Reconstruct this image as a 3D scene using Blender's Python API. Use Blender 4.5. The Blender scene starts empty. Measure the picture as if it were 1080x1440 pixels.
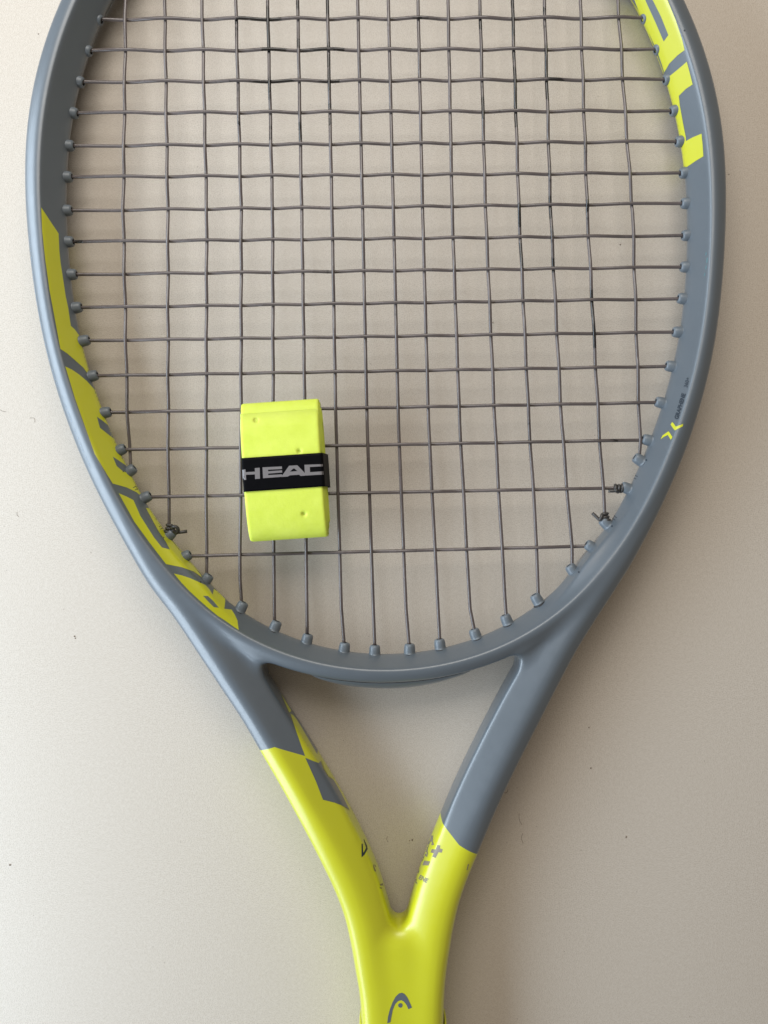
import bpy, math, random
import numpy as np
from mathutils import Vector, Matrix
from mathutils.bvhtree import BVHTree
from mathutils.geometry import delaunay_2d_cdt

random.seed(7); rng = np.random.default_rng(7)
scene = bpy.context.scene
C = scene.collection

# ------------------------------------------------------------------ camera, world, lamps
S = 0.265e-3            # metres per photograph pixel in the string plane
D = 0.300               # camera height above the string plane
ZM = 11.3e-3            # height of the string plane above the tabletop
H = 11.0e-3             # half thickness of the frame
cam = bpy.data.cameras.new('camera'); cam_o = bpy.data.objects.new('camera', cam); C.objects.link(cam_o)
cam_o.location = (0, 0, ZM + D); cam_o.rotation_euler = (0, 0, 0)
cam.sensor_fit = 'HORIZONTAL'; cam.sensor_width = 36
cam.lens = 36 * D / (1080 * S); cam.clip_start = 0.01; cam.clip_end = 20
scene.camera = cam_o
w = bpy.data.worlds.new('World'); scene.world = w; w.use_nodes = True
bg = w.node_tree.nodes['Background']; bg.inputs[0].default_value = (1.0, 0.86, 0.70, 1); bg.inputs[1].default_value = 0.25
scene.view_settings.view_transform = 'Standard'; scene.view_settings.look = 'None'
scene.view_settings.exposure = 0; scene.view_settings.gamma = 1

def lamp(name, loc, target, sx, sy, power, col):
    l = bpy.data.lights.new(name, 'AREA'); l.shape = 'RECTANGLE'; l.size = sx; l.size_y = sy
    l.energy = power; l.color = col
    o = bpy.data.objects.new(name, l); C.objects.link(o); o.location = loc
    o.rotation_euler = (Vector(target) - Vector(loc)).to_track_quat('-Z', 'Y').to_euler()
    return o
lamp('window_light', (-0.45, -0.06, 0.23), (0.0, 0.02, 0), 0.90, 0.22, 5.6, (0.72, 0.86, 1.0))
lamp('overhead_fill', (-0.06, 0.47, 0.48), (0, 0.16, 0), 0.50, 0.40, 3.1, (1.0, 0.95, 0.88))  # unseen fill lamp, added overhead to brighten the upper tabletop

# ------------------------------------------------------------------ helpers
def P(px, py, z=ZM):
    k = (D - (z - ZM)) / D
    return Vector(((px - 540) * S * k, -(py - 720) * S * k, z))

def link(name, me, mats=(), parent=None):
    o = bpy.data.objects.new(name, me); C.objects.link(o)
    for m in mats: me.materials.append(m)
    if parent: o.parent = parent
    return o
def mesh(name, verts, faces, mats=(), parent=None, smooth=True):
    me = bpy.data.meshes.new(name)
    me.from_pydata([tuple(v) for v in verts], [], [tuple(f) for f in faces]); me.update()
    if smooth: me.shade_smooth()
    return link(name, me, mats, parent)
def tag(o, label=None, cat=None, kind=None, group=None):
    if label: o['label'] = label
    if cat: o['category'] = cat
    if kind: o['kind'] = kind
    if group: o['group'] = group
    return o

# ------------------------------------------------------------------ materials
def newmat(name):
    m = bpy.data.materials.new(name); m.use_nodes = True
    nt = m.node_tree; b = nt.nodes['Principled BSDF']
    return m, nt, b
def N(nt, t, **kw):
    n = nt.nodes.new(t)
    for k, v in kw.items(): setattr(n, k, v)
    return n
def texco(nt):
    return N(nt, 'ShaderNodeNewGeometry').outputs['Position']
def noise(nt, scale, detail=3, rough=0.5):
    n = N(nt, 'ShaderNodeTexNoise'); n.inputs['Scale'].default_value = scale
    n.inputs['Detail'].default_value = detail; n.inputs['Roughness'].default_value = rough
    nt.links.new(texco(nt), n.inputs['Vector']); return n
def math_n(nt, op, a, b=None):
    n = N(nt, 'ShaderNodeMath', operation=op)
    for i, v in enumerate((a, b)):
        if v is None: continue
        if isinstance(v, (int, float)): n.inputs[i].default_value = v
        else: nt.links.new(v, n.inputs[i])
    return n.outputs[0]
def mixc(nt, fac, a, b):
    n = N(nt, 'ShaderNodeMix', data_type='RGBA')
    if isinstance(fac, (int, float)): n.inputs[0].default_value = fac
    else: nt.links.new(fac, n.inputs[0])
    for i, v in ((6, a), (7, b)):
        if isinstance(v, tuple): n.inputs[i].default_value = (*v, 1)
        else: nt.links.new(v, n.inputs[i])
    return n.outputs[2]
def ramp(nt, src, stops):
    r = N(nt, 'ShaderNodeValToRGB'); nt.links.new(src, r.inputs[0])
    el = r.color_ramp.elements
    while len(el) < len(stops): el.new(0.5)
    for e, (p, c) in zip(el, stops):
        e.position = p; e.color = (*c, 1) if isinstance(c, tuple) else (c, c, c, 1)
    return r.outputs[0]
def bump(nt, b, src, strength, dist):
    n = N(nt, 'ShaderNodeBump'); n.inputs['Strength'].default_value = strength; n.inputs['Distance'].default_value = dist
    nt.links.new(src, n.inputs['Height']); nt.links.new(n.outputs[0], b.inputs['Normal'])

GREY = (0.090, 0.110, 0.130); YEL = (0.54, 0.55, 0.010)
def simple(name, col, rough, var=0.06, vscale=300, spec=0.5, coat=0.0, coat_r=0.2, bstr=0.0, bscale=3000, bdist=2e-5):
    m, nt, b = newmat(name)
    n = noise(nt, vscale, 4)
    lo = tuple(max(0, c * (1 - var)) for c in col); hi = tuple(c * (1 + var) for c in col)
    nt.links.new(ramp(nt, n.outputs[0], [(0.3, lo), (0.7, hi)]), b.inputs['Base Color'])
    b.inputs['Roughness'].default_value = rough; b.inputs['Specular IOR Level'].default_value = spec
    b.inputs['Coat Weight'].default_value = coat; b.inputs['Coat Roughness'].default_value = coat_r
    if bstr: bump(nt, b, noise(nt, bscale, 2).outputs[0], bstr, bdist)
    return m
m_grey = simple('satin_grey_paint', GREY, 0.42, 0.03, 60, 0.5, 1.0, 0.32, 0.12, 2500)
m_yel = simple('neon_yellow_paint', YEL, 0.42, 0.02, 60, 0.5, 1.0, 0.32, 0.10, 2500)
m_dark = simple('dark_print', (0.022, 0.032, 0.045), 0.5)
m_print_grey = simple('grey_beige_print', (0.21, 0.18, 0.135), 0.45)
m_faint = simple('faint_print', (0.20, 0.25, 0.31), 0.5)
m_teal = simple('teal_scuff', (0.10, 0.20, 0.22), 0.5)
m_grom = simple('grommet_plastic', (0.135, 0.16, 0.185), 0.38, 0.06, 400, 0.5)
m_hole = simple('hole_black', (0.012, 0.012, 0.014), 0.6)
m_band = simple('black_band_plastic', (0.004, 0.004, 0.005), 0.42, 0.1, 400, 0.04, 0, 0.2, 0.15, 600, 1e-4)
m_silver = simple('silver_print', (0.18, 0.168, 0.172), 0.38, 0.05, 300)
m_hair = simple('dust_brown', (0.16, 0.12, 0.085), 0.8, 0.4, 900)
# strings: the phone's dark reflection is painted into their colour at the spots
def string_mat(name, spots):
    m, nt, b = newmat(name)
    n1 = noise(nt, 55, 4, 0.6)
    dark_refl = None
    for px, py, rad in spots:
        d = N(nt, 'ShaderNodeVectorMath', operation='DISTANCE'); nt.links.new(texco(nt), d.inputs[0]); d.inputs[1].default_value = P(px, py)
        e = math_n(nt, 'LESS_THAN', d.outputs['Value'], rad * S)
        dark_refl = e if dark_refl is None else math_n(nt, 'MAXIMUM', dark_refl, e)
    n1s = math_n(nt, 'SUBTRACT', math_n(nt, 'ADD', n1.outputs[0], 0.10), math_n(nt, 'MULTIPLY', dark_refl, 0.185))
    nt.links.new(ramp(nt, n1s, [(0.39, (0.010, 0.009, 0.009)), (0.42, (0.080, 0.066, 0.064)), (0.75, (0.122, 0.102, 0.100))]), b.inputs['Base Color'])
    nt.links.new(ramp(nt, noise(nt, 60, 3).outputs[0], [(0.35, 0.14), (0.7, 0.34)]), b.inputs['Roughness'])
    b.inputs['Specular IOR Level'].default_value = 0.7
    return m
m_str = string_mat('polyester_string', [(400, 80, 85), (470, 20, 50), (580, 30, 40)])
m_main = string_mat('polyester_string_dark_refl', [(400, 100, 100), (470, 20, 50), (722, 90, 90), (775, 215, 50), (778, 330, 66), (828, 330, 48), (833, 440, 50), (675, 40, 50)])  # mains carry more of the painted-in dark reflection
# knot: same string, darker
m_knot = simple('string_knot_dark', (0.045, 0.042, 0.040), 0.35, 0.3, 500)
# overgrip
m_grip, nt, b = newmat('overgrip_foam')
nt.links.new(ramp(nt, noise(nt, 130, 5, 0.6).outputs[0], [(0.3, (0.61, 0.73, 0.075)), (0.7, (0.68, 0.80, 0.115))]), b.inputs['Base Color'])
b.inputs['Roughness'].default_value = 0.55; b.inputs['Specular IOR Level'].default_value = 0.35
b.inputs['Subsurface Weight'].default_value = 0.25; b.inputs['Subsurface Radius'].default_value = (0.002, 0.002, 0.0005); b.inputs['Subsurface Scale'].default_value = 1.0
mx = math_n(nt, 'ADD', math_n(nt, 'MULTIPLY', noise(nt, 2200, 2).outputs[0], 0.35), noise(nt, 350, 3).outputs[0])
bump(nt, b, mx, 0.55, 2.0e-4)
# tabletop
m_table, nt, b = newmat('beige_laminate')
fine = noise(nt, 2600, 2, 0.7); med = noise(nt, 700, 3, 0.6); big = noise(nt, 9, 3, 0.5)
v = N(nt, 'ShaderNodeTexVoronoi'); v.inputs['Scale'].default_value = 260; nt.links.new(texco(nt), v.inputs['Vector'])
c0 = ramp(nt, fine.outputs[0], [(0.30, (0.40, 0.352, 0.295)), (0.5, (0.563, 0.510, 0.444)), (0.75, (0.63, 0.577, 0.51))])
c1 = mixc(nt, math_n(nt, 'MULTIPLY', ramp(nt, med.outputs[0], [(0.40, 1.0), (0.6, 0.0)]), 0.16), c0, (0.40, 0.34, 0.27))
c2 = mixc(nt, math_n(nt, 'MULTIPLY', ramp(nt, big.outputs[0], [(0.35, 1.0), (0.65, 0.0)]), 0.08), c1, (0.44, 0.38, 0.31))
sp = math_n(nt, 'MULTIPLY', math_n(nt, 'LESS_THAN', v.outputs['Distance'], 0.06), math_n(nt, 'GREATER_THAN', noise(nt, 120, 1).outputs[0], 0.62))
c3 = mixc(nt, math_n(nt, 'MULTIPLY', sp, 0.45), c2, (0.16, 0.12, 0.09))
nt.links.new(c3, b.inputs['Base Color']); b.inputs['Roughness'].default_value = 0.42; b.inputs['Specular IOR Level'].default_value = 0.4
bump(nt, b, math_n(nt, 'ADD', fine.outputs[0], med.outputs[0]), 0.30, 6e-5)

# frame paint: satin grey hoop, neon yellow below the two paint lines on the arms
m_frame, nt, b = newmat('frame_paint')
pos = texco(nt)
def below(p, q):     # 1 on the handle side of the line p-q (photograph pixels at the top of the frame)
    a, c = P(*p, ZM + 8.5e-3), P(*q, ZM + 8.5e-3)
    d = c - a; n = Vector((-d.y, d.x, 0)).normalized()
    if n.y > 0: n = -n
    vm = N(nt, 'ShaderNodeVectorMath', operation='DOT_PRODUCT'); nt.links.new(pos, vm.inputs[0]); vm.inputs[1].default_value = n
    return math_n(nt, 'GREATER_THAN', vm.outputs['Value'], n.dot(a))
sx = N(nt, 'ShaderNodeSeparateXYZ'); nt.links.new(pos, sx.inputs[0])
right = math_n(nt, 'GREATER_THAN', sx.outputs[0], P(562, 0).x)
L_ = math_n(nt, 'MINIMUM', below((371, 1053.5), (386, 1048.7)), below((388, 1048.7), (430, 1065)))
R_ = math_n(nt, 'MAXIMUM', below((617, 1155), (645, 1186)), below((645, 1186), (668, 1199)))
selm = N(nt, 'ShaderNodeMix', data_type='FLOAT'); nt.links.new(right, selm.inputs[0]); nt.links.new(L_, selm.inputs[2]); nt.links.new(R_, selm.inputs[3])
nn = noise(nt, 45, 4)
g = ramp(nt, nn.outputs[0], [(0.3, tuple(c * .97 for c in GREY)), (0.7, tuple(c * 1.03 for c in GREY))])
y = ramp(nt, nn.outputs[0], [(0.3, tuple(c * .98 for c in YEL)), (0.7, tuple(c * 1.02 for c in YEL))])
nt.links.new(mixc(nt, selm.outputs[0], g, y), b.inputs['Base Color'])
b.inputs['Roughness'].default_value = 0.42; b.inputs['Coat Weight'].default_value = 1.0; b.inputs['Coat Roughness'].default_value = 0.32
nt.links.new(ramp(nt, noise(nt, 240, 5, 0.65).outputs[0], [(0.3, 0.36), (0.7, 0.48)]), b.inputs['Roughness'])
bump(nt, b, noise(nt, 2500, 2).outputs[0], 0.12, 2e-5)

# ------------------------------------------------------------------ tabletop
TB = 1.1
tab = mesh('tabletop', [(-TB, -TB, 0), (TB, -TB, 0), (TB, TB, 0), (-TB, TB, 0), (-TB, -TB, -.03), (TB, -TB, -.03), (TB, TB, -.03), (-TB, TB, -.03)],
           [(0, 1, 2, 3), (7, 6, 5, 4), (0, 4, 5, 1), (1, 5, 6, 2), (2, 6, 7, 3), (3, 7, 4, 0)], [m_table], smooth=False)
tag(tab, kind='structure')

# ------------------------------------------------------------------ hoop outlines (pixels in the string plane)
inner_pts = [(155.6,0),(133,59),(128,56+14),(118.5,93),(107,130),(102,174),(97,222),(94.4,267),(94,290),(95.0,325),(96.5,356),(98.5,380),(101.5,405.6),(107,442),(118,489),(126,519.5),
 (134,546),(147,587),(166.7,631),(183,665),(200,697),(222,732),(255.5,778),(280.5,809),(316.7,842),(344,861.7),(378,880),(400,889.4),(417,898),(454,910.5),(491,915.6),(517,917.6),(565,917.5),
 (582,916),(612,911),(656,901),(682,890.5),(730,868),(760,850),(788,822),(810,798),(836,764),(858.5,730),(885.5,687),(902,647),(916,611.7),(930,575.6),(938,542),(944,521),(949,503),(957,451.5),(962,407),(965,374),(966,322),(966,283),(962,238.5),(957,207),(952,174),(941,130),(932,96),(917,58),(904,30),(888,0)]
CX, CY = 530.0, 300.0
for k in range(14):                                   # the top of the head, outside the picture
    t = math.radians(-143 + k * 106 / 13)
    inner_pts.append((523 + 437 * math.cos(t), 272 + 505 * math.sin(t)))
def fit_polar(pts, vals, nh):
    th = np.arctan2(np.array([p[1] for p in pts]) - CY, np.array([p[0] for p in pts]) - CX)
    A = np.column_stack([np.ones_like(th)] + [f(k * th) for k in range(1, nh + 1) for f in (np.cos, np.sin)])
    c, *_ = np.linalg.lstsq(np.vstack([A, 1e-3 * np.eye(A.shape[1])]), np.concatenate([vals, np.zeros(A.shape[1])]), rcond=None)
    return lambda t: np.column_stack([np.ones_like(t)] + [f(k * t) for k in range(1, nh + 1) for f in (np.cos, np.sin)]) @ c
rin = fit_polar(inner_pts, np.array([math.hypot(p[0] - CX, p[1] - CY) for p in inner_pts]), 9)
TH = np.linspace(-math.pi, math.pi, 481)[:-1]
RI = rin(TH); IN = np.column_stack([CX + RI * np.cos(TH), CY + RI * np.sin(TH)])

def seg_dist(pts, poly, closed, vals=None):
    """distance of pts to a polyline; returns distance, side sign, interpolated vals"""
    a = poly; bb = np.roll(poly, -1, 0)
    if not closed: a, bb = poly[:-1], poly[1:]
    d = bb - a; L2 = (d ** 2).sum(1)
    n = len(pts); dist = np.empty(n); sgn = np.empty(n)
    va = None
    if vals is not None:
        v0 = vals; v1 = np.roll(vals, -1, 0)
        if not closed: v0, v1 = vals[:-1], vals[1:]
        va = np.empty((n,) + vals.shape[1:])
    for i in range(0, n, 6000):
        p = pts[i:i + 6000]
        ex = p[:, None, 0] - a[None, :, 0]; ey = p[:, None, 1] - a[None, :, 1]
        t = np.clip((ex * d[:, 0] + ey * d[:, 1]) / L2, 0, 1)
        q = (ex - t * d[:, 0]) ** 2 + (ey - t * d[:, 1]) ** 2
        j = q.argmin(1); r = np.arange(len(p))
        dist[i:i + 6000] = np.sqrt(q[r, j])
        sgn[i:i + 6000] = np.sign(d[j, 0] * ey[r, j] - d[j, 1] * ex[r, j])
        if va is not None:
            tt = t[r, j]
            va[i:i + 6000] = v0[j] * (1 - tt) + v1[j] * tt if vals.ndim == 1 else v0[j] * (1 - tt)[:, None] + v1[j] * tt[:, None]
    return dist, sgn, va

outer_pts = [(83,0),(65,56),(52,111),(43,167),(38.5,230),(37.5,289),(40,350),(46,400),(55,450),(67,505),(89,572),(126,664),
 (392,936.5),(421,940),(452,945.5),(486,950),(527,952.5),(567,952),(612,946.5),(649,938.5),(682,930.5),(712,924),
 (921.7,728),(952,659),(980,589),(990.6,550),(1005,477),(1015,405),(1020,335),(1019.6,280),(1016.5,207),(1007,145),(996,91),(979,39),(963,0)]
# the outer silhouette is the beam's upper outer shoulder, some 8 mm above the string plane
SH = (D - 5.9e-3) / D; SA = (D - 0.8e-3) / D
shr = lambda p: (540 + (p[0] - 540) * SH, 720 + (p[1] - 720) * SH)
outer_pts = [shr(p) if p[1] < 760 or not 390 < p[0] < 720 else (p[0], p[1] + 1.5) for p in outer_pts]
od, _, _ = seg_dist(np.array(outer_pts), IN, True)
wp = list(outer_pts); wv = list(od)
for k in range(10):
    t = math.radians(-140 + k * 100 / 9); wp.append((CX + 500 * math.cos(t), CY + 500 * math.sin(t))); wv.append(43)
wfun = fit_polar(wp, np.array(wv), 5)

# arms: (outer, inner) station pairs, left and right
armL = [((112,640),(158,617)),((150,712),(195,690)),((205,806),(255,778)),((247,862),(303,835)),((286,920),(345,893)),((315,964),(369,935)),((344,1008),(394,977)),((372,1056),(424,1023)),
 ((398,1101),(452,1068)),((430,1160),(487,1128)),((459,1218),(518,1188)),((474,1252),(534,1226)),((485,1284),(546,1264)),((493,1320),(557,1305)),((499,1354),(563,1345)),((505,1389),(565,1389)),((508.5,1440),(567,1440)),((510,1500),(568,1500)),((510,1600),(569,1600))]
armR = [((950,662),(905,640)),((925,722),(883,700)),((889,784),(840,757)),((863,822),(812,795)),((813,900),(760,872)),((783,955),(730,925)),((755,1010),(700,979)),((725,1069),(668,1041)),
 ((697,1128),(639,1102)),((668,1198),(608,1176)),((656,1228),(596,1207)),((645,1262),(583,1243)),((637,1298),(571,1285)),((633.5,1320),(567,1308)),((628,1356),(567,1350)),((625,1389),(567,1389)),((623.5,1440),(567,1440)),((623.5,1500),(568,1500)),((623.5,1600),(569,1600))]
def spline(P0, n=6):
    P0 = np.array(P0, float); out = []
    for i in range(len(P0) - 1):
        a, b_, c, d = P0[max(i - 1, 0)], P0[i], P0[i + 1], P0[min(i + 2, len(P0) - 1)]
        for k in range(n):
            t = k / n
            out.append(0.5 * ((2 * b_) + (c - a) * t + (2 * a - 5 * b_ + 4 * c - d) * t * t + (-a + 3 * b_ - 3 * c + d) * t ** 3))
    out.append(P0[-1]); return np.array(out)
def arm_curve(st):
    o = spline([(540 + (s[0][0] - 540) * SA, 720 + (s[0][1] - 720) * SA) for s in st]); i = spline([s[1] for s in st])
    return (o + i) / 2, np.hypot(*(o - i).T) / 2
armLc, armLw = arm_curve(armL); armRc, armRw = arm_curve(armR)
def sink(c, w_):       # the arms rise out of the hoop gradually: mm below full size, along the arm
    t = np.clip((c[:, 1] - 650) / 165, 0, 1); t = t * t * (3 - 2 * t)
    return np.column_stack([w_, 3.4 * (1 - t)])
armLw = sink(armLc, armLw); armRw = sink(armRc, armRw)

MM = S * 1000.0
def lse(fs, k):
    m = np.maximum.reduce(fs)
    return m + k * np.log(sum(np.exp((f - m) / k) for f in fs))
def section(r, az, a, h, zi, zo, rr, flat, k=0.45):
    """rounded polygon across the beam: r outward (mm), az=|z| (mm), half width a, half height h; inner/outer edge heights zi, zo; ridge at rr"""
    def slope(x0, z0, x1, z1):
        nx, nz = -(z1 - z0), (x1 - x0)
        L = np.hypot(nx, nz); s = np.where(nz < 0, -1, 1); nx, nz = nx / L * s, nz / L * s
        return (r - x0) * nx + (az - z0) * nz
    return lse([-r - a, r - a, az - h, slope(-a, zi, rr - flat, h), slope(a, zo, 0.93 * a, 0.78 * h), slope(0.93 * a, 0.78 * h, rr + flat, h)], k)
def smin(a, b_, k):
    hh = np.clip(0.5 + 0.5 * (b_ - a) / k, 0, 1)
    return b_ * (1 - hh) + a * hh - k * hh * (1 - hh)
Hm = H * 1000
def hoop_f(d, wd, az):
    a = wd * MM / 2
    return section(d * MM - a, az, a, Hm, 0.8, 2.6, 0.02 * a, 0.7)
def arm_f(r, hw, az, k=0.38):
    a = hw * MM
    # inner wall, inner face, ridge near the outer side
    def slope(x0, z0, x1, z1):
        nx, nz = -(z1 - z0), (x1 - x0); L = np.hypot(nx, nz); s = np.where(nz < 0, -1, 1)
        return (r - x0) * nx / L * s + (az - z0) * nz / L * s
    return lse([-r - a, r - a, az - Hm, slope(-a, 1.0, -0.96 * a, 6.2), slope(-0.96 * a, 6.2, 0.25 * a, Hm), slope(a, 3.0, 0.94 * a, 8.6), slope(0.94 * a, 8.6, 0.34 * a, Hm)], k)

def fields2d(pts):
    di, sg, _ = seg_dist(pts, IN, True)
    th = np.arctan2(pts[:, 1] - CY, pts[:, 0] - CX)
    ins = np.hypot(pts[:, 0] - CX, pts[:, 1] - CY) < rin(th)
    d = np.where(ins, -di, di); wd = wfun(th)
    l, sl, lw = seg_dist(pts, armLc, False, armLw)
    r, sr, rw = seg_dist(pts, armRc, False, armRw)
    rl = l * sl * MM; rr = -r * sr * MM       # outward positive for each arm
    # cut the arms' round start caps: fine, they lie inside the hoop
    return d, wd, rl, lw[:, 0], rr, rw[:, 0], lw[:, 1], rw[:, 1]
def body(F, az):
    d, wd, rl, lw, rr, rw, gl, gr, px, py = F
    h = hoop_f(d, wd, az)
    ks = 0.38 + 0.80 * np.clip((py - 1120) / 140, 0, 1); ex = (ks - 0.38) * 0.75; aL = arm_f(rl, lw, az, ks) + gl - ex; aR = arm_f(rr, rw, az, ks) + gr - ex
    t_ = np.clip((py - 1250) / 68, 0, 1); a = smin(aL, aR, 2.6 + 9.5 * t_ * t_ * (3 - 2 * t_))
    kk = 2.4 + 6.0 * (np.exp(-((px - 374) ** 2 + (py - 938) ** 2) / 30 ** 2) + np.exp(-((px - 729) ** 2 + (py - 927) ** 2) / 30 ** 2))
    f = lse([smin(h, a, kk), az - Hm], 0.4)
    return f

# ---- surface nets on a regular grid
G = 0.62 / MM                                        # grid step in pixels
xs = np.arange(20, 1042, G); ys = np.arange(-305, 1468, G); zs = np.arange(-12.1, 12.2, 0.62)
gx, gy = np.meshgrid(xs, ys, indexing='ij')
pts2 = np.column_stack([gx.ravel(), gy.ravel()])
band = np.abs(np.hypot(pts2[:, 0] - CX, pts2[:, 1] - CY) - rin(np.arctan2(pts2[:, 1] - CY, pts2[:, 0] - CX))) < 95
near = band | (pts2[:, 1] > 600)
F2 = [np.full(len(pts2), v) for v in (-200., 50., 90., 30., 90., 30., 0., 0.)]
res = fields2d(pts2[near])
for a_, b_ in zip(F2, res): a_[near] = b_
vol = np.empty((len(xs), len(ys), len(zs)), np.float32)
Fg = [a_.reshape(gx.shape) for a_ in F2] + [gx, gy]
capend = (gy - 1462) * MM
for k, z in enumerate(zs):
    if k > (len(zs) - 1) / 2 + 0.01 and False: pass
    vol[:, :, k] = np.maximum(body(Fg, np.full(gx.shape, abs(z))), capend)
def surface_nets(vol, xs, ys, zs):
    nx, ny, nz = vol.shape
    neg = vol < 0
    cell = np.zeros((nx - 1, ny - 1, nz - 1), np.int8)
    for i in (0, 1):
        for j in (0, 1):
            for k in (0, 1):
                cell += neg[i:nx - 1 + i, j:ny - 1 + j, k:nz - 1 + k]
    ci, cj, ck = np.nonzero((cell > 0) & (cell < 8))
    idx = -np.ones(cell.shape, np.int64); idx[ci, cj, ck] = np.arange(len(ci))
    acc = np.zeros((len(ci), 3)); cnt = np.zeros(len(ci))
    cor = [(i, j, k) for i in (0, 1) for j in (0, 1) for k in (0, 1)]
    for A in cor:
        for ax in range(3):
            if A[ax]: continue
            B = list(A); B[ax] = 1
            va = vol[ci + A[0], cj + A[1], ck + A[2]]; vb = vol[ci + B[0], cj + B[1], ck + B[2]]
            m = (va < 0) != (vb < 0)
            t = np.where(m, va / np.where(m, va - vb, 1), 0)
            p = np.array(A, float)[None] + 0 * acc; p[:, ax] += t
            acc += p * m[:, None]; cnt += m
    off = acc / cnt[:, None]
    V = np.column_stack([xs[0] + (ci + off[:, 0]) * (xs[1] - xs[0]), ys[0] + (cj + off[:, 1]) * (ys[1] - ys[0]), zs[0] + (ck + off[:, 2]) * (zs[1] - zs[0])])
    quads = []
    for ax in range(3):
        u, v_ = [(1, 2), (2, 0), (0, 1)][ax]
        sl0 = [slice(None)] * 3; sl1 = [slice(None)] * 3
        sl0[ax] = slice(0, -1); sl1[ax] = slice(1, None)
        ch = neg[tuple(sl0)] != neg[tuple(sl1)]
        e = np.array(np.nonzero(ch)).T
        e = e[(e[:, u] > 0) & (e[:, v_] > 0) & (e[:, u] < vol.shape[u] - 1) & (e[:, v_] < vol.shape[v_] - 1)]
        def at(du, dv):
            q = e.copy(); q[:, u] -= du; q[:, v_] -= dv
            return idx[q[:, 0], q[:, 1], q[:, 2]]
        Q = np.column_stack([at(1, 1), at(0, 1), at(0, 0), at(1, 0)])
        flip = ~neg[e[:, 0], e[:, 1], e[:, 2]]
        Q[flip] = Q[flip][:, ::-1]
        quads.append(Q)
    return V, np.vstack(quads)
V, Q = surface_nets(vol, xs, ys, zs)
Q = Q[(Q >= 0).all(1)]
# light fairing
for it, lam in enumerate((0.5, -0.52, 0.5, -0.52, 0.4)):
    acc = np.zeros_like(V); cnt = np.zeros(len(V))
    for a_, b_ in ((0, 1), (1, 2), (2, 3), (3, 0)):
        np.add.at(acc, Q[:, a_], V[Q[:, b_]]); np.add.at(cnt, Q[:, a_], 1)
        np.add.at(acc, Q[:, b_], V[Q[:, a_]]); np.add.at(cnt, Q[:, b_], 1)
    V = V + lam * (acc / np.maximum(cnt, 1)[:, None] - V)
W = np.column_stack([(V[:, 0] - 540) * S, -(V[:, 1] - 720) * S, ZM + V[:, 2] / 1000])
Q = Q[:, ::-1]                                        # the image's y runs down: turn the faces round
me = bpy.data.meshes.new('frame')
me.vertices.add(len(W)); me.vertices.foreach_set('co', W.astype(np.float32).ravel())
me.loops.add(Q.size); me.loops.foreach_set('vertex_index', Q.astype(np.int32).ravel())
me.polygons.add(len(Q)); me.polygons.foreach_set('loop_start', np.arange(0, Q.size, 4, dtype=np.int32))
me.update(calc_edges=True); me.validate(); me.shade_smooth()

racket = bpy.data.objects.new('tennis_racket', None); C.objects.link(racket)
racket.empty_display_size = 0.02
tag(racket, 'grey and neon yellow tennis racket lying flat on the beige tabletop', 'tennis racket')
frame = link('frame', me, [m_frame], racket)
bvh = BVHTree.FromPolygons(W.tolist(), Q.tolist())

# ------------------------------------------------------------------ flat print laid on the surface
cam_loc = Vector((0, 0, ZM + D))
def project(px, py, tree, lift, zguess=ZM - 0.3e-3):
    q = P(px, py, ZM); dirv = (q - cam_loc).normalized()
    hit, n, i, d = tree.ray_cast(cam_loc, dirv)
    ok = hit is not None and hit.z > 0.0005
    if not ok:
        hit, n, i, d = tree.find_nearest(P(px, py, zguess))
    if n.dot(-dirv) < -0.3: n = -n
    return hit + n * lift, ok
def decal(name, poly, mat, parent, tree=None, lift=7e-5, step=1.7, mirror=False):
    tree = tree or bvh
    poly = [Vector(p) for p in poly]
    bd = []
    for i, p in enumerate(poly):
        q = poly[(i + 1) % len(poly)]; n = max(1, int((q - p).length / step + .5))
        bd += [p.lerp(q, k / n) for k in range(n)]
    xs_ = [p.x for p in poly]; ys_ = [p.y for p in poly]
    pts = list(bd)
    x = min(xs_) + step / 2
    while x < max(xs_):
        y_ = min(ys_) + step / 2
        while y_ < max(ys_):
            pv = Vector((x, y_)); 
            if min((pv - b_).length_squared for b_ in bd) > (0.55 * step) ** 2: pts.append(pv)
            y_ += step
        x += step
    vs, es, fs, *_ = delaunay_2d_cdt(pts, [], [list(range(len(bd)))], 1, 1e-4)
    pr = [project(v_.x, v_.y, tree, lift) for v_ in vs]
    faces = [tuple(reversed(f)) for f in fs if sum(pr[i][1] for i in f) >= 1]
    used = sorted({i for f in faces for i in f}); mp = {u: k for k, u in enumerate(used)}
    verts = [pr[u][0] for u in used]; faces = [tuple(mp[i] for i in f) for f in faces]
    fx = []
    for f in faces:                                  # print faces up, like the paint it lies on
        a_, b_, c_ = (verts[i] for i in f[:3])
        fx.append(f if (b_ - a_).cross(c_ - a_).dot(cam_loc - a_) > 0 else tuple(reversed(f)))
    if mirror:
        n = len(verts)
        verts = verts + [Vector((v_.x, v_.y, 2 * ZM - v_.z)) for v_ in verts]
        fx = fx + [tuple(reversed([i + n for i in f])) for f in fx]
    return mesh(name, verts, fx, [mat], parent)
def z36(ox, oy, k, pts): return [(ox + x / k, oy + y / k) for x, y in pts]
z2 = lambda p: z36(0, 250, 3.6, p); z3 = lambda p: z36(0, 450, 3.6, p); z4 = lambda p: z36(100, 620, 3.6, p)
z5 = lambda p: z36(800, 0, 3.857, p); z9 = lambda p: z36(350, 940, 5.4, p); zt = lambda p: z36(500, 1150, 6.0, p)
zl = lambda p: z36(480, 1300, 5.4, p); z8 = lambda p: z36(900, 510, 10.8, p)

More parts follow.
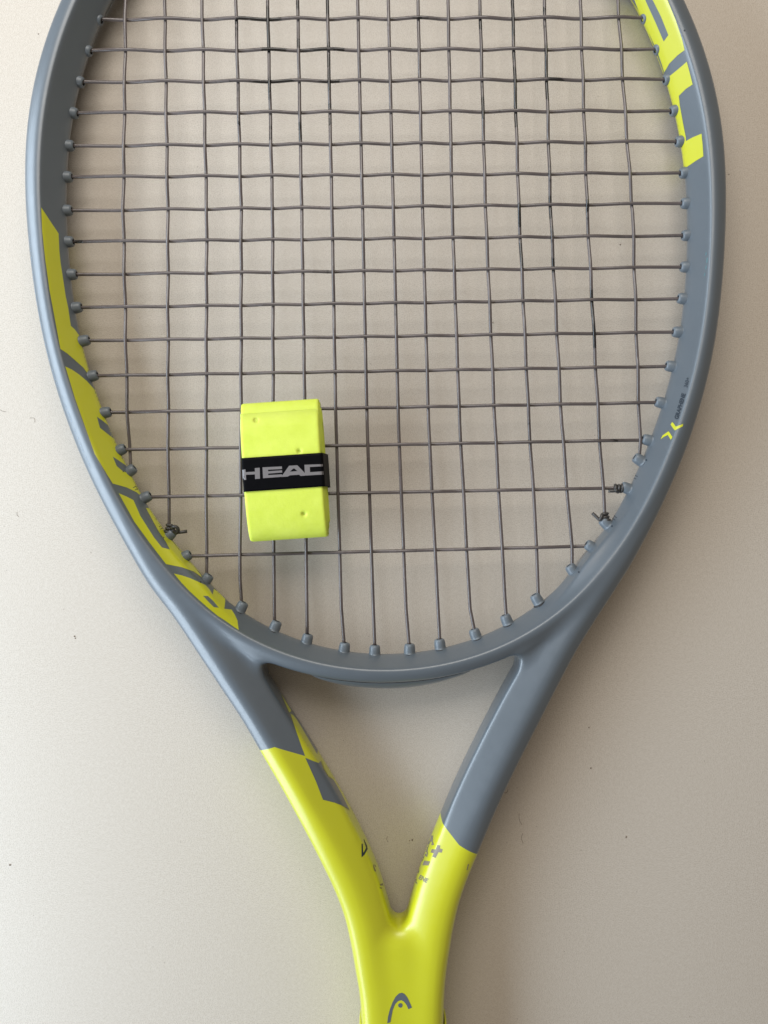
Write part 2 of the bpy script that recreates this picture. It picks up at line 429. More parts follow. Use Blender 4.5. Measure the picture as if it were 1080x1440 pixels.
# big yellow letters on the left inner face
decal('painted_letter', z2([(208,150),(232,186),(262,232),(296,282),(300,370),(306,430),(320,520),(332,600),(345,660),(352,710),(358,750),(378,768),(398,795),(416,818),(428,860),(440,905),(452,950),(462,985),(440,988),(420,960),(380,925),(340,890),(305,866),(280,730),(250,570),(228,410),(213,270)]), m_yel, frame, mirror=True)
decal('painted_letter', z3([(330,235),(365,252),(400,276),(440,310),(480,355),(496,372),(520,420),(545,488),(560,522),(585,570),(610,620),(640,680),(668,735),(700,800),(730,860),(748,905),(735,910),(690,872),(640,848),(570,828),(540,780),(480,680),(430,540),(380,400)]), m_yel, frame, mirror=True)
decal('painted_letter', z4([(240,265),(280,282),(315,300),(350,380),(420,490),(460,540),(500,550),(478,510),(440,455),(378,340),(395,340),(440,400),(478,450),(505,500),(560,568),(600,612),(655,678),(662,692),(620,662),(560,640),(480,624),(400,520),(320,410)]), m_yel, frame, mirror=True)
decal('painted_letter', z4([(520,672),(560,681),(600,694),(640,712),(680,730),(700,752),(716,778),(722,750),(745,766),(780,802),(778,830),(775,850),(812,855),(828,880),(842,910),(848,958),(815,936),(780,911),(740,885),(700,852),(650,808),(600,762),(560,720)]), m_yel, frame, mirror=True)
decal('letter_gap', z3([(490,490),(515,508),(545,532),(560,562),(575,600),(548,580),(505,546)]), m_grey, frame, lift=1.1e-4)
decal('letter_gap', z3([(570,692),(600,712),(638,738),(648,775),(620,765),(590,740)]), m_grey, frame, lift=1.1e-4)
decal('letter_gap', z4([(668,785),(692,786),(720,812),(747,845),(722,842),(695,815)]), m_grey, frame, lift=1.1e-4)
# letters on the right inner face
decal('painted_letter', z5([(330,-180),(480,-180),(510,-70),(535,0),(580,110),(615,215),(628,272),(590,300),(545,345),(530,372),(518,392),(505,350),(488,300),(465,245),(440,190),(395,100),(362,15),(350,-20)]), m_yel, frame, mirror=True)
decal('letter_gap', z5([(370,-120),(410,-120),(455,0),(500,90),(540,190),(515,225),(470,120),(415,0)]), m_grey, frame, lift=1.1e-4)
decal('painted_letter', z5([(640,335),(656,395),(672,458),(635,482),(597,520),(602,570),(612,625),(622,680),(634,740),(636,765),(672,745),(720,725),(726,785),(730,848),(690,872),(640,906),(612,900),(606,850),(600,800),(590,745),(572,670),(555,590),(538,510),(527,455),(530,425),(550,410),(590,378)]), m_yel, frame, mirror=True)
# checks on the left arm
decal('paint_check', z9([(243,192),(280,252),(322,322),(306,336),(285,290)]), m_yel, frame)
decal('paint_check', z9([(314,344),(336,356),(365,392),(400,450),(450,536),(500,622),(545,696),(526,718),(480,700),(430,673),(400,595),(370,510),(340,424)]), m_yel, frame)
decal('paint_check', z9([(428,679),(480,700),(528,719),(545,704),(565,760),(604,824),(642,848),(690,930),(735,1020),(764,1078),(740,1060),(700,1038),(650,1018),(562,996),(510,860),(465,760)]), m_grey, frame, lift=1.1e-4)
decal('paint_check', z9([(548,693),(600,768),(644,850),(604,818),(570,760)]), m_yel, frame, lift=1.4e-4)
# prints in the throat
def stroke(a, b_, wdt):
    a, b_ = Vector(a), Vector(b_); d = (b_ - a).normalized(); n = Vector((-d.y, d.x)) * wdt / 2
    return [a + n, b_ + n, b_ - n, a - n]
for pl in ([(50,220),(60,219),(66,312),(50,334)], [(50,334),(58,308),(84,262),(92,230),(102,262),(74,312)], [(66,180),(72,184),(98,240),(92,262),(80,225)]):
    decal('printed_stroke', zt(pl), m_dark, frame, step=1.2)
for pl in ([(148,396),(154,395),(158,420),(172,446),(170,456),(158,448),(149,420)], [(160,392),(172,410),(174,420),(160,404)],
           [(204,560),(228,552),(234,575),(224,570),(210,575)], [(204,585),(222,590),(216,600),(204,595)]):
    decal('printed_stroke', zt(pl), m_print_grey, frame, step=1.2)
decal('plus_mark', zt([(692,228),(716,234),(712,258),(736,266),(728,294),(700,290),(676,338),(648,328),(660,300),(634,292),(644,264),(676,268)]), m_print_grey, frame, step=1.5)
decal('minus_mark', zt([(580,362),(630,368),(616,402),(564,400)]), m_print_grey, frame, step=1.5)
decal('printed_stroke', zt([(640,150),(656,150),(652,200),(664,228),(640,232),(645,205),(628,196)]), m_print_grey, frame, step=1.2)
decal('printed_stroke', zt([(604,235),(626,190),(634,200),(612,246),(608,285),(612,300),(604,330),(586,322),(586,300),(600,312),(602,290),(584,285)]), m_print_grey, frame, step=1.2)
decal('printed_stroke', zt([(572,330),(582,322),(572,350),(560,372),(564,345)]), m_print_grey, frame, step=1.2)
decal('printed_stroke', zt([(936,440),(948,390),(956,390),(944,440)]), m_print_grey, frame, step=1.2)
decal('printed_stroke', zt([(524,450),(536,430),(538,450),(530,475)]), m_print_grey, frame, step=1.2)
decal('printed_stroke', zt([(506,520),(516,516),(512,538),(524,556),(508,552)]), m_print_grey, frame, step=1.2)

def word(name, text, mat, parent, origin, angle, size, tree=None, lift=1.2e-4, stretch=1.0, bold=0.0):
    """built-in font laid on the surface; origin = pixel of the baseline start, angle = reading direction (deg, image, clockwise from right)"""
    cu = bpy.data.curves.new('txt', 'FONT'); cu.body = text; cu.size = 1.0; cu.offset = bold; cu.resolution_u = 3
    o = bpy.data.objects.new('txt', cu); C.objects.link(o)
    dg = bpy.context.evaluated_depsgraph_get(); mm = bpy.data.meshes.new_from_object(o.evaluated_get(dg))
    a = math.radians(angle); ux, uy = math.cos(a), math.sin(a); vx, vy = math.sin(a), -math.cos(a)
    vs = []
    for v_ in mm.vertices:
        x, y_ = v_.co.x * size * stretch, v_.co.y * size
        vs.append(project(origin[0] + x * ux + y_ * vx, origin[1] + x * uy + y_ * vy, tree or bvh, lift)[0])
    fs = [tuple(p.vertices) for p in mm.polygons]
    fs = [f if (vs[f[1]] - vs[f[0]]).cross(vs[f[2]] - vs[f[0]]).dot(cam_loc - vs[f[0]]) > 0 else tuple(reversed(f)) for f in fs]
    bpy.data.objects.remove(o); bpy.data.curves.remove(cu)
    return mesh(name, vs, fs, [mat], parent, smooth=False)
word('printed_word', 'GRAPHENE', m_dark, frame, (953.6, 590.2), -73.5, 7.6, bold=0.045, stretch=0.98)
word('printed_word', '360+', m_dark, frame, (966.6, 545.5), -76, 7.2, stretch=0.98, bold=0.012)
word('printed_word', 'ENE', m_print_grey, frame, (588.4, 1235.6), 27, 8.6, bold=0.03, stretch=0.85)
decal('chevron_mark', z8([(490,903),(508,918),(545,972),(655,930),(650,965),(530,1030),(505,1000),(466,940)]), m_yel, frame, step=1.5)
decal('chevron_mark', z8([(315,1165),(345,1105),(436,1042),(462,1080),(494,1130),(470,1172),(448,1140),(424,1098),(360,1130)]), m_yel, frame, step=1.5)
# head emblem on the shaft
decal('shaft_emblem', zl([(348,750),(354,700),(368,645),(388,592),(412,548),(436,524),(458,518),(478,526),(500,552),(518,590),(536,630),(510,643),(496,612),(476,586),(455,574),(432,580),(408,604),(390,648),(380,700),(372,742)]), m_grey, frame, step=1.6)
decal('emblem_dot', zl([(448 + 17 * math.cos(k * math.pi / 8), 614 + 17 * math.sin(k * math.pi / 8)) for k in range(16)]), m_grey, frame, step=1.6)
# small pin dots and stringing marks by the grommets
def circ(x, y_, r, n=8): return [(x + r * math.cos(k * 2 * math.pi / n), y_ + r * math.sin(k * 2 * math.pi / n)) for k in range(n)]
for x, y_ in ((909, 647), (860.7, 740), (814, 804.6), (172.8, 663), (230, 756), (282, 818.6), (962.5, 43)):
    decal('pin_dot', circ(x, y_, 1.3), m_dark, frame, step=1.0)
for x, y_, an in ((893.7, 671, -60), (864.4, 728.7, -55), (190, 686.7, 60), (225.5, 742, 58)):
    a = math.radians(an)
    for k in (-1, 1):
        c = Vector((x + k * 2.0 * math.cos(a), y_ + k * 2.0 * math.sin(a))); n = Vector((-math.sin(a), math.cos(a)))
        decal('stringing_mark', stroke(c - n * 2.6, c + n * 2.4, 1.0), m_dark, frame, step=1.0)
        decal('stringing_mark', stroke(c - n * 2.4 + Vector((math.cos(a), math.sin(a))) * .5, c - n * 2.2 + Vector((math.cos(a), math.sin(a))) * 1.6, 0.9), m_dark, frame, step=1.0)
for x, y_, l in ((993.5, 357, 4), (995, 366, 7), (993.5, 376, 5), (991.5, 386, 4)):
    decal('teal_scuff', stroke((x, y_ - l / 2), (x - 1.0, y_ + l / 2), 1.5), m_teal, frame, step=1.5)
# illegible fine print along the left outer edge: short dashes
edge = [(41.5, 330), (48, 400), (59, 462), (70, 508), (80, 540), (92.5, 572), (110, 618), (126.5, 657)]
es = spline(edge, 12); verts = []; faces = []
for i in range(0, len(es) - 1):
    p, q = Vector(es[i]), Vector(es[i + 1]); n = max(1, int((q - p).length / 2.3))
    for k in range(n):
        if random.random() < 0.25: continue
        a_ = p.lerp(q, (k + .15) / n); b_ = p.lerp(q, (k + .75) / n); nn_ = Vector((-(q - p).y, (q - p).x)).normalized() * (-0.55 - random.random() * .4)
        pr = [project(c.x, c.y, bvh, 8e-5)[0] for c in (a_, b_, b_ + nn_, a_ + nn_)]
        if (pr[1] - pr[0]).cross(pr[2] - pr[0]).dot(cam_loc - pr[0]) < 0: pr.reverse()
        j = len(verts); verts += pr; faces.append((j, j + 1, j + 2, j + 3))
fp = mesh('fine_print', verts, faces, [m_faint], frame, smooth=False)

# ------------------------------------------------------------------ grommets
def lathe(name, prof, n=20, mats=(), matidx=None):
    vs, fs, mi = [], [], []
    for k in range(n):
        a = 2 * math.pi * k / n
        vs += [(x, r * math.cos(a), r * math.sin(a)) for x, r in prof]
    m = len(prof)
    for k in range(n):
        for j in range(m - 1):
            a, b_ = k * m + j, ((k + 1) % n) * m + j
            fs.append((a, a + 1, b_ + 1, b_)); mi.append(matidx[j] if matidx else 0)
    me = bpy.data.meshes.new(name); me.from_pydata(vs, [], fs); me.update()
    for mt in mats: me.materials.append(mt)
    me.polygons.foreach_set('material_index', mi); me.shade_smooth()
    return me
# x along the axis towards the strings; wide flange sunk in the frame, rounded lip, dark bore
gme = lathe('grommet', [(-4.2e-3, 2.5e-3), (-2.15e-3, 2.5e-3), (-2.0e-3, 2.35e-3), (-2.0e-3, 2.08e-3), (-1.0e-3, 2.14e-3), (0.6e-3, 2.05e-3), (1.3e-3, 1.93e-3), (1.75e-3, 1.65e-3), (1.9e-3, 1.25e-3), (1.8e-3, 0.95e-3), (1.2e-3, 0.80e-3), (-2.5e-3, 0.75e-3)],
            20, [m_grom, m_hole], [1, 1, 1, 0, 0, 0, 0, 0, 0, 1, 1])
g_left = [(137,27),(122,71),(111,115),(102.5,159),(97,205),(94.5,249),(94.4,296),(96.4,340),(101,386),(108,432.5),(119,479),(130.6,528.6),(149,580),(170,632.5),(205.6,699),(262,782)]
g_right = [(909.4,25),(927,68.7),(940,111.5),(949.6,155.6),(957,199),(963,243),(965,286),(966,331),(964,375.5),(960,420),(953,467),(943,515),(928.6,566),(910,618.6),(880,686),(830,768)]
g_main = [(184,661.5),(239,752),(291,814),(340,853),(387.5,880),(432,898.5),(484.4,910.5),(527,914),(576,912.3),(618.5,905.5),(668,891),(712,871),(754.5,842),(804,800.5),(851,735),(898,646)]
def nrm(px, py):
    q = IN - np.array([px, py]); j = (q ** 2).sum(1).argmin()
    t = IN[(j + 1) % len(IN)] - IN[j - 1]; n = Vector((t[1], -t[0])).normalized()
    if n.dot(Vector((CX - px, CY - py))) < 0: n = -n
    return n
def place_grommet(i, px, py, sdir):
    n = nrm(px, py); d = (n * 0.8 + Vector(sdir) * 0.2).normalized()
    o = bpy.data.objects.new('grommet', gme); C.objects.link(o); o.parent = racket
    x = Vector((d.x, -d.y, 0)); yv = Vector((-x.y, x.x, 0)); zv = Vector((0, 0, 1))
    R = Matrix((x, yv, zv)).transposed()
    o.matrix_basis = Matrix.Translation(P(px, py)) @ (R @ Matrix.Rotation(random.uniform(-.08, .08), 3, 'Z') @ Matrix.Rotation(random.random() * 6, 3, 'X')).to_4x4()
for i, (x, y_) in enumerate(g_left): place_grommet(i, x, y_, (1, 0))
for i, (x, y_) in enumerate(g_right): place_grommet(i, x, y_, (-1, 0))
for i, (x, y_) in enumerate(g_main): place_grommet(i, x, y_, (0, -1))

# ------------------------------------------------------------------ strings
mains = [
 [(176.7,0),(173.3,300),(178.7,570),(182.5,640),(184,658)], [(231.5,0),(236,300),(236.5,600),(237.5,745),(238,750)], [(284,0),(290.7,300),(290,600),(290.5,812)],
 [(331.5,0),(339.3,300),(339,600),(337.5,814),(340,852)], [(376.3,0),(383.3,300),(384.4,600),(385,870),(386,879)], [(418.5,0),(424.4,300),(428.5,555),(432,894)],
 [(460.4,0),(467,300),(472.5,596),(480,856),(484,906)], [(503,0),(510,300),(516.3,596),(525,856),(527,909)], [(546,0),(553.3,300),(560.4,596),(571,856),(575.5,909)],
 [(587.8,0),(594.4,300),(602.8,596),(616,856),(618.5,902)], [(630,0),(636,300),(646.5,596),(661,856),(667.5,888)], [(674.8,0),(683,300),(696,596),(710,840),(712,868)],
 [(720.4,0),(730,300),(744,596),(759,834),(757,840)], [(765.5,0),(774.4,300),(790,596),(806,793),(804.5,798)], [(816,0),(826,300),(842,596),(850.5,723),(851,733)],
 [(869,0),(878.5,150),(889.6,300),(896,500),(900.5,631),(899,643)]]
def inside_hoop(x, y_):
    return math.hypot(x - CX, y_ - CY) < float(rin(np.array([math.atan2(y_ - CY, x - CX)]))[0]) + 6
for m_ in mains:
    (x0, y0), (x1, y1) = m_[0], m_[1]
    sl = (x0 - x1) / (y0 - y1); y_ = 0
    while inside_hoop(x0 + sl * (y_ - 4), y_ - 4): y_ -= 4
    m_.insert(0, (x0 + sl * y_, y_))
top_c = [(-18, -20), (-64, -66), (-113, -115), (-166, -168)]
crosses = [(a, b_) for a, b_ in zip(g_left, g_right)]
def hx(y_, s):
    x = 530
    while inside_hoop(x, y_): x += s
    return x
crosses = [((hx(a, -1), a), (hx(b_, 1), b_)) for a, b_ in reversed(top_c)] + crosses
NT = len(top_c)
def mx_at(i, y_):
    m_ = mains[i]
    ys_ = [p[1] for p in m_]; return float(np.interp(y_, ys_, [p[0] for p in m_]))
def cy_at(j, x):
    (x0, y0), (x1, y1) = crosses[j]; return y0 + (y1 - y0) * (x - x0) / (x1 - x0)
def tube(name, pts, rad, mat, parent, n=8, caps=True):
    vs, fs = [], []
    up = Vector((0, 0, 1)); prev = None
    for i, p in enumerate(pts):
        t = (pts[min(i + 1, len(pts) - 1)] - pts[max(i - 1, 0)]).normalized()
        if prev is None:
            s_ = t.cross(up); s_ = s_.normalized() if s_.length > 1e-3 else Vector((1, 0, 0))
        else:
            s_ = (prev - t * prev.dot(t)).normalized()
        prev = s_; b_ = t.cross(s_)
        r = rad(i) if callable(rad) else rad
        vs += [p + (s_ * math.cos(2 * math.pi * k / n) + b_ * math.sin(2 * math.pi * k / n)) * r for k in range(n)]
    for i in range(len(pts) - 1):
        for k in range(n):
            a, c = i * n + k, i * n + (k + 1) % n
            fs.append((a, a + n, c + n, c))
    if caps: fs += [tuple(range(n)), tuple(reversed(range((len(pts) - 1) * n, len(pts) * n)))]
    return mesh(name, vs, fs, [mat], parent)
AC, AM, SR = 0.59e-3, 0.52e-3, 0.635e-3
grid = {}
for i in range(16):
    for j in range(len(crosses)):
        y_ = cy_at(j, mx_at(i, cy_at(j, 500))); x = mx_at(i, y_)
        (xa, _), (xb, _) = crosses[j]
        ym = mains[i][-1][1]; yt = mains[i][0][1]
        if xa + 3 < x < xb - 3 and yt + 6 < y_ < ym - 4:
            grid[i, j] = (x, y_, 1 if ((i + 1) + (j - NT + 1)) % 2 == 0 else -1)   # +1: main on top
def weave(nodes, amp):     # nodes: (px, py, z sign); soft waves between crossings
    pts = []
    for a, b_ in zip(nodes, nodes[1:]):
        for k in range(8):
            t = k / 8; z = a[2] + (b_[2] - a[2]) * (0.5 - 0.5 * math.cos(math.pi * t))
            pts.append(P(a[0] + (b_[0] - a[0]) * t, a[1] + (b_[1] - a[1]) * t) + Vector((0, 0, z * amp)))
    pts.append(P(nodes[-1][0], nodes[-1][1]) + Vector((0, 0, nodes[-1][2] * amp)))
    return pts
for i in range(16):
    nodes = [(x, y_, s) for (ii, j), (x, y_, s) in sorted(grid.items()) if ii == i]
    e0, e1 = mains[i][0], mains[i][-1]
    nodes = [(e0[0], e0[1], 0)] + nodes + [(e1[0], e1[1], 0)]
    full = sorted(nodes + [(p[0], p[1], None) for p in mains[i][1:-1] if all(abs(p[1] - q[1]) > 12 for q in nodes)], key=lambda q: q[1])
    for k, q in enumerate(full):
        if q[2] is None: full[k] = (q[0], q[1], 0)
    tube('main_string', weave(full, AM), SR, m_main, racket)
for j in range(len(crosses)):
    nodes = sorted([(x, y_, -s) for (i, jj), (x, y_, s) in grid.items() if jj == j])
    a, b_ = crosses[j]
    nodes = [(a[0], a[1], 0)] + [(n_[0] , n_[1], n_[2]) for n_ in nodes] + [(b_[0], b_[1], 0)]
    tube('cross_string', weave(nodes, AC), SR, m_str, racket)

# knots: two tight coils round the string at the grommet mouth and a cut tail
def knot(px, py, along, tail, side):
    al = Vector((along[0], -along[1], 0)).normalized(); sd = Vector((-al.y, al.x, 0)); up = Vector((0, 0, 1)); c0 = P(px, py)
    pts = []
    for k in range(44):
        t = k / 43; a = t * 2.35 * 2 * math.pi
        pts.append(c0 + al * (-1.4e-3 + 3.0e-3 * t) + (sd * math.cos(a) * side + up * math.sin(a)) * (1.28e-3 + 0.12e-3 * math.sin(a * 1.7)))
    e = pts[-1]; tl = [Vector((x - px, -(y_ - py), 0)) * S for x, y_ in tail]
    pts += [e.lerp(c0 + tl[0] + up * 1.4e-3, 0.5) + up * 0.5e-3]
    pts += [c0 + v_ + up * (1.4e-3 - 0.5e-3 * q) for q, v_ in enumerate(tl)]
    sm = spline([tuple(p) for p in pts], 2); pts = [Vector(p) for p in sm]
    o = tube('string_knot', pts, 0.62e-3, m_knot, racket)
knot(238.5, 744, (0.35, -0.94), [(247, 747), (254, 748.5), (263.5, 747)], 1)
knot(870, 687, (-1, 0.05), [(866, 690), (861, 690.5), (855, 690.5)], -1)
knot(850.5, 728, (-0.3, -0.95), [(842, 731), (838, 727), (832.5, 721.5)], -1)
tube('string_knot', [Vector(p) for p in spline([tuple(P(*q)) for q in ((241, 743, ZM+1.6e-3), (245, 740.5, ZM+2.4e-3), (249, 742, ZM+2.3e-3), (250.5, 746, ZM+1.6e-3), (248, 749.5, ZM+1.0e-3), (244.5, 748.5, ZM+1.0e-3), (243.5, 745, ZM+1.8e-3))], 4)], 0.68e-3, m_knot, racket)

# ------------------------------------------------------------------ throat bumper under the bridge
seam = spline([(419,940.5),(436,943),(452.6,945.3),(486,950),(527,952.4),(567,952),(612,946.6),(649,938.6),(670,933.5),(684,930.2)], 6)
tot = len(seam) - 1
vs, fs, seamline = [], [], []
nphi = 18
for i, p in enumerate(seam):
    t = i / tot
    q0, q1 = seam[max(i - 1, 0)], seam[min(i + 1, tot)]; tg = Vector(q1 - q0).normalized(); n = Vector((-tg.y, tg.x))
    if n.y < 0: n = -n
    e = math.sin(math.pi * min(max(t, 0.0), 1.0)) ** 0.75
    bb = -1.3e-3 + 5.1e-3 * e; hz = 2.2e-3 + 4.6e-3 * min(1, e * 1.3); r0 = -3.2e-3
    base = P(p[0], p[1])
    n3 = Vector((n.x, -n.y, 0))
    for k in range(nphi + 1):
        a = -math.pi / 2 + math.pi * k / nphi
        ca, sa = math.cos(a), math.sin(a)
        vs.append(base + n3 * (r0 + (bb - r0) * abs(ca) ** 0.8) + Vector((0, 0, hz * math.copysign(abs(sa) ** 0.8, sa))))
    # seam: where this bow leaves the hoop's surface
    for k in range(200):
        a = math.pi / 2 * (1 - k / 200)
        q = base + n3 * (r0 + (bb - r0) * math.cos(a) ** 0.8) + Vector((0, 0, hz * math.sin(a) ** 0.8))
        hit, nn_, _, _ = bvh.find_nearest(q)
        if (q - hit).dot(nn_) > 0:
            seamline.append(q); break
for i in range(tot):
    for k in range(nphi):
        a = i * (nphi + 1) + k
        fs.append((a, a + 1, a + nphi + 2, a + nphi + 1))
bo = mesh('throat_bumper', vs, fs, [m_grey], racket)
tube('seam_gap', [q + Vector((0, -0.05e-3, 0.12e-3)) for q in seamline], 0.30e-3, m_hole, racket, 6)

# handle collar at the bottom edge of the picture
pts = []
def ring(y_, off, drop):
    out = []
    for k in range(40):
        a = 2 * math.pi * k / 40
        ca, sa = math.cos(a), math.sin(a)
        hx_ = (58 * S + off) * math.copysign(abs(ca) ** 0.55, ca); hz_ = (11.0e-3 + off) * math.copysign(abs(sa) ** 0.55, sa)
        sag = drop * (1 - abs(ca) ** 2.5) * S
        out.append(P(566.5, y_) + Vector((hx_, -sag, hz_)))
    return out
rings = [ring(1427, 0.05e-3, 26), ring(1427, 0.5e-3, 26), ring(1429, 0.75e-3, 26), ring(1452, 0.95e-3, 10), ring(1500, 1.0e-3, 0), ring(1600, 1.0e-3, 0)]
vs = [Vector((v_.x, v_.y, max(v_.z, 0.0002))) for r in rings for v_ in r]; fs = []
for i in range(len(rings) - 1):
    for k in range(40):
        fs.append((i * 40 + k, i * 40 + (k + 1) % 40, (i + 1) * 40 + (k + 1) % 40, (i + 1) * 40 + k))
mesh('handle_collar', vs, fs, [m_yel], racket)

# ------------------------------------------------------------------ overgrip roll resting on the strings
roll = bpy.data.objects.new('overgrip_roll', None); C.objects.link(roll); roll.empty_display_size = 0.01
tag(roll, 'flattened neon yellow overgrip roll in a black paper band, lying on the strings', 'grip tape')
HL, HH, TW = 25.6e-3, 7.9e-3, 27.8e-3       # half length, half height, tape width
ZB = ZM + AC + SR - 0.1e-3                   # the strings' top
zc = ZB + HH
ZTOP = ZB + 2 * HH
ang = math.radians(3.9)
ux = Vector((math.cos(ang), math.sin(ang), 0)); uy = Vector((-math.sin(ang), math.cos(ang), 0))
cpos = P(399.3, 659.8, zc + 3e-3); cpos.z = zc
pitch = 1.0e-3; turns = 6.0; thick = 0.74e-3
def spath(a):          # a: angle in turns from the outer end, negative direction inward
    q = a / turns; hl = HL - thick / 2 - pitch * a; hh = HH - thick / 2 - pitch * a * 0.92
    ph = 2 * math.pi * a + math.radians(38)
    c, s_ = math.cos(ph), math.sin(ph); e = 0.72
    return hl * math.copysign(abs(c) ** 0.86, c), hh * math.copysign(abs(s_) ** e, s_)
na1, nx1 = 300, 64
dimples = [(359, 590), (421, 634.5), (427, 723)]
def to_local(px, py):
    v_ = P(px, py, ZTOP - .4e-3) - cpos; return v_.dot(ux), v_.dot(uy)
dl = [to_local(*d) for d in dimples]
def tape_strip(a0, a1, na, nx, fine):
    vs, fs = [], []
    rows = []
    for i in range(na + 1):
        a = a0 + (a1 - a0) * i / na
        y0, z0 = spath(a); y1, z1 = spath(a + 1e-4)
        t = Vector((y1 - y0, z1 - z0)).normalized(); n = Vector((t.y, -t.x))
        if n.dot(Vector((y0, z0))) < 0: n = -n
        tele = 0.17e-3 * a - 0.1e-3 * math.sin(a * 9)
        skew = 0.0
        ro, ri = [], []
        for j in range(nx + 1):
            x = -TW / 2 + TW * j / nx + tele
            for lst, sg in ((ro, 1), (ri, -1)):
                off = sg * thick / 2
                if sg == 1:
                    ed = min(j, nx - j) / nx * TW
                    off -= 0.30e-3 * max(0, 1 - ed / 0.9e-3) ** 2 + max(0.0, 0.72e-3 * (1 - a / 0.05))
                yy, zz = y0 + n.x * off, z0 + n.y * off
                if fine and sg == 1 and zz > 0:
                    for dx, dy in dl:
                        rr_ = math.hypot(x - dx, yy - dy)
                        if rr_ < 1.5e-3:
                            kq = 1 / (1 + (rr_ / 0.72e-3) ** 6)
                            yy -= n.x * 0.7e-3 * kq; zz -= n.y * 0.7e-3 * kq
                lst.append(cpos + ux * x + uy * yy + Vector((0, 0, zz)))
        rows.append((ro, ri))
    m = nx + 1
    for ro, ri in rows: vs += ro + ri
    def o_(i, j): return i * 2 * m + j
    def i_(i, j): return i * 2 * m + m + j
    for i in range(na):
        for j in range(nx):
            fs.append((o_(i, j), o_(i, j + 1), o_(i + 1, j + 1), o_(i + 1, j)))
            fs.append((i_(i, j), i_(i + 1, j), i_(i + 1, j + 1), i_(i, j + 1)))
        fs.append((o_(i, 0), o_(i + 1, 0), i_(i + 1, 0), i_(i, 0)))
        fs.append((o_(i, nx), i_(i, nx), i_(i + 1, nx), o_(i + 1, nx)))
    for j in range(nx):
        fs.append((o_(0, j), i_(0, j), i_(0, j + 1), o_(0, j + 1)))
        fs.append((o_(na, j), o_(na, j + 1), i_(na, j + 1), i_(na, j)))
    return vs, fs
v1, f1 = tape_strip(0, 1.12, 420, 72, True)
v2, f2 = tape_strip(1.10, turns, 480, 8, False)
n1_ = len(v1)
tape = mesh('tape', v1 + v2, f1 + [tuple(i + n1_ for i in f) for f in f2], [m_grip], roll)
import bmesh
def recalc(o):
    bm = bmesh.new(); bm.from_mesh(o.data); bmesh.ops.recalc_face_normals(bm, faces=bm.faces); bm.to_mesh(o.data); bm.free()
recalc(tape)

# band: closed loop round the roll's width
prof = []
def rr_loop():
    xl, xr, zt, zb = -TW / 2 - 0.35e-3, TW / 2 + 0.8e-3, HH + 0.18e-3, -HH - 0.0e-3
    corners = [(xl, zt, 1.0e-3), (xr - .2e-3, zt - 0.05e-3, 1.3e-3), (xr + 1.1e-3, zb + 5.0e-3, 1.2e-3), (xr + .6e-3, zb, 1.0e-3), (xl, zb, 1.0e-3)]
    out = []
    nC = len(corners)
    for i in range(nC):
        p0 = Vector(corners[i - 1][:2]); p1 = Vector(corners[i][:2]); p2 = Vector(corners[(i + 1) % nC][:2]); r = corners[i][2]
        a = p1 + (p0 - p1).normalized() * r; b_ = p1 + (p2 - p1).normalized() * r
        for k in range(7):
            t = k / 6; out.append((a.lerp(p1, t)).lerp(p1.lerp(b_, t), t))
        q = p2 + (p1 - p2).normalized() * corners[(i + 1) % nC][2]
        n = max(2, int((q - b_).length / 1.2e-3))
        for k in range(1, n): out.append(b_.lerp(q, k / n))
    return out
lp = rr_loop(); BW = 5.95e-3
yb = (P(401, 664, ZTOP) - cpos).dot(uy)
nb = 14; vs, fs = [], []
for i, p in enumerate(lp):
    for side in (0, 1):
        for k in range(nb + 1):
            yy = yb - BW + 2 * BW * k / nb
            dz = (0.10e-3 if side == 0 else 0.0) if p.y > 0 else (0.0 if side == 0 else 0.1e-3)
            # follow the roll's slight crown
            cr = -0.25e-3 * (yy / HL) ** 2 if p.y > 0 else 0
            out_ = Vector((p.x, p.y)); 
            sc = 1.0 if side == 0 else 0.985
            vs.append(cpos + ux * (out_.x * sc) + uy * yy + Vector((0, 0, out_.y * sc + cr)))
n = len(lp); m = 2 * (nb + 1)
for i in range(n):
    i2 = (i + 1) % n
    for k in range(nb):
        fs.append((i * m + k, i2 * m + k, i2 * m + k + 1, i * m + k + 1))
        fs.append((i * m + nb + 1 + k, i * m + nb + 2 + k, i2 * m + nb + 2 + k, i2 * m + nb + 1 + k))
    fs.append((i * m, i * m + nb + 1, i2 * m + nb + 1, i2 * m))
    fs.append((i * m + nb, i2 * m + nb, i2 * m + 2 * nb + 1, i * m + 2 * nb + 1))
bandvs = [Vector(v_) for v_ in vs]
band_o = mesh('paper_band', vs, fs, [m_band], roll); recalc(band_o)
bt = BVHTree.FromPolygons([tuple(v_) for v_ in bandvs], fs)
zb_ = lambda p: z36(330, 630, 7.714, p)
letters = {
 'H': [(83,236),(117,232),(120,262),(220,256),(218,218),(272,214),(275,332),(222,337),(220,286),(122,291),(125,345),(88,348)],
 'E': [(302,210),(512,200),(514,228),(362,236),(364,252),(514,242),(516,266),(364,278),(364,294),(512,285),(518,312),(308,328)],
 'A': [(590,193),(680,187),(765,275),(768,300),(715,303),(700,290),(600,296),(575,310),(503,315)],
 'D': [(757,182),(900,177),(955,176),(956,199),(900,201),(815,207),(818,262),(900,257),(960,252),(962,289),(900,291),(774,299),(762,288)]}
for ch, pl in letters.items():
    decal('printed_letter', zb_(pl), m_silver, band_o, tree=bt, lift=5e-5, step=2.5)
decal('letter_counter', zb_([(634,224),(648,223),(680,250),(600,256)]), m_band, band_o, tree=bt, lift=9e-5, step=2.5)

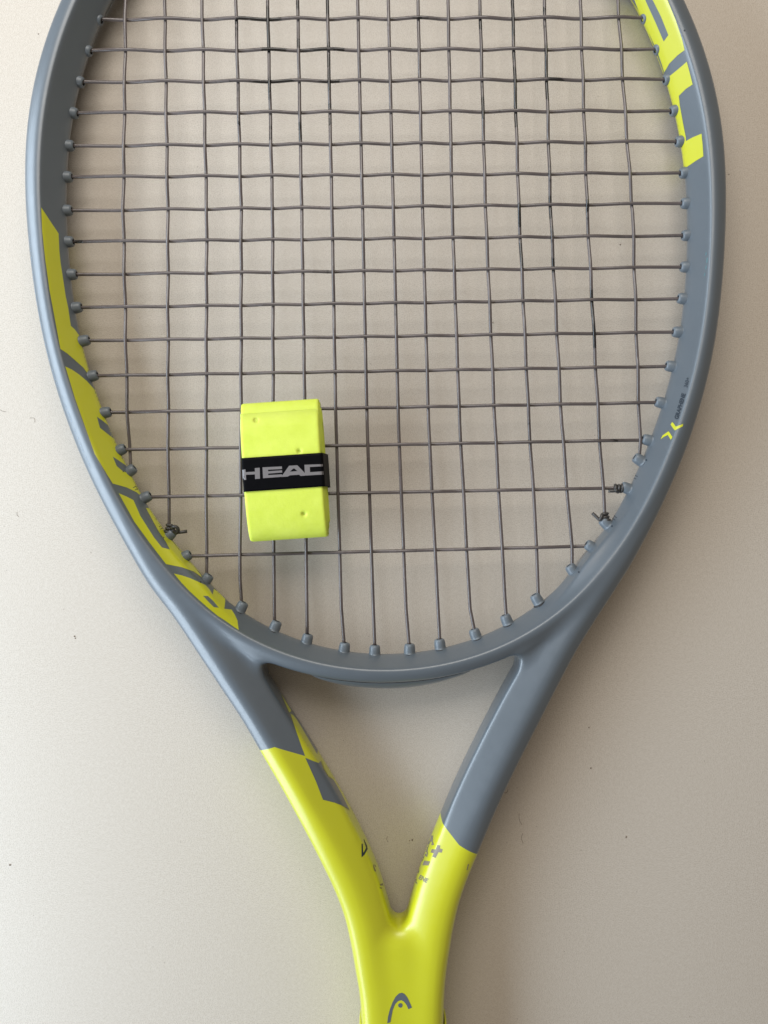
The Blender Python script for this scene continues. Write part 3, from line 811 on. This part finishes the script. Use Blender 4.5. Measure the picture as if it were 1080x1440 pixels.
# ------------------------------------------------------------------ crumbs and hairs on the tabletop
vs, fs = [], []
def crumb(px, py, r):
    c = P(px, py, 0); c.z = r * .35; j = len(vs)
    for dx, dy, dz in ((1, 0, 0), (-1, 0, 0), (0, 1, 0), (0, -1, 0), (0, 0, .5), (0, 0, -.35)):
        s_ = r * random.uniform(.7, 1.3); vs.append(c + Vector((dx, dy, dz)) * s_)
    fs.extend([(j + a, j + b_, j + c_) for a, b_, c_ in ((0, 2, 4), (2, 1, 4), (1, 3, 4), (3, 0, 4), (2, 0, 5), (1, 2, 5), (3, 1, 5), (0, 3, 5))])
def hair(a, b_, bow, wd=.07e-3):
    a, b_ = Vector(a), Vector(b_); nrm_ = Vector((-(b_ - a).y, (b_ - a).x)) * bow
    for k in range(8):
        t0, t1 = k / 8, (k + 1) / 8
        p = a.lerp(b_, t0) + nrm_ * math.sin(math.pi * t0); q = a.lerp(b_, t1) + nrm_ * math.sin(math.pi * t1)
        p3, q3 = P(p.x, p.y, 0), P(q.x, q.y, 0); s_ = (q3 - p3).cross(Vector((0, 0, 1))).normalized() * wd
        j = len(vs); z = Vector((0, 0, 1e-4))
        vs.extend([p3 - s_ + z * .1, p3 + z, p3 + s_ + z * .1, q3 - s_ + z * .1, q3 + z, q3 + s_ + z * .1]); fs.extend([(j, j + 3, j + 4, j + 1), (j + 1, j + 4, j + 5, j + 2)])
for x, y_, r in ((105, 895, .33e-3), (106, 897.5, .28e-3), (128, 777, .16e-3), (12, 1008, .16e-3), (831, 1080, .35e-3), (828, 1023, .28e-3), (880.5, 1177, .33e-3), (54, 48, .3e-3), (14, 1216, .45e-3), (580, 1181, .35e-3), (576, 1182, .3e-3), (872, 344, .3e-3), (693, 454, .35e-3), (1025, 245, .25e-3)):
    crumb(x, y_, r)
for k in range(60):
    crumb(random.uniform(0, 1080), random.uniform(0, 1440), random.uniform(.06e-3, .13e-3))
for a, b_, bw in (((0, 576), (9, 579), .1), ((42, 588), (49, 594), -.4), ((730, 1144), (734, 1160), .1), ((735, 1172), (736, 1186), .15), ((709, 1115), (714, 1110), .3), ((545, 1176), (546, 1184), .2), ((24, 720), (27, 727), .2)):
    hair(a, b_, bw)
tag(mesh('dust_specks', vs, fs, [m_hair], smooth=False), kind='stuff', label='tiny dark crumbs and hairs scattered over the beige tabletop', cat='dust')
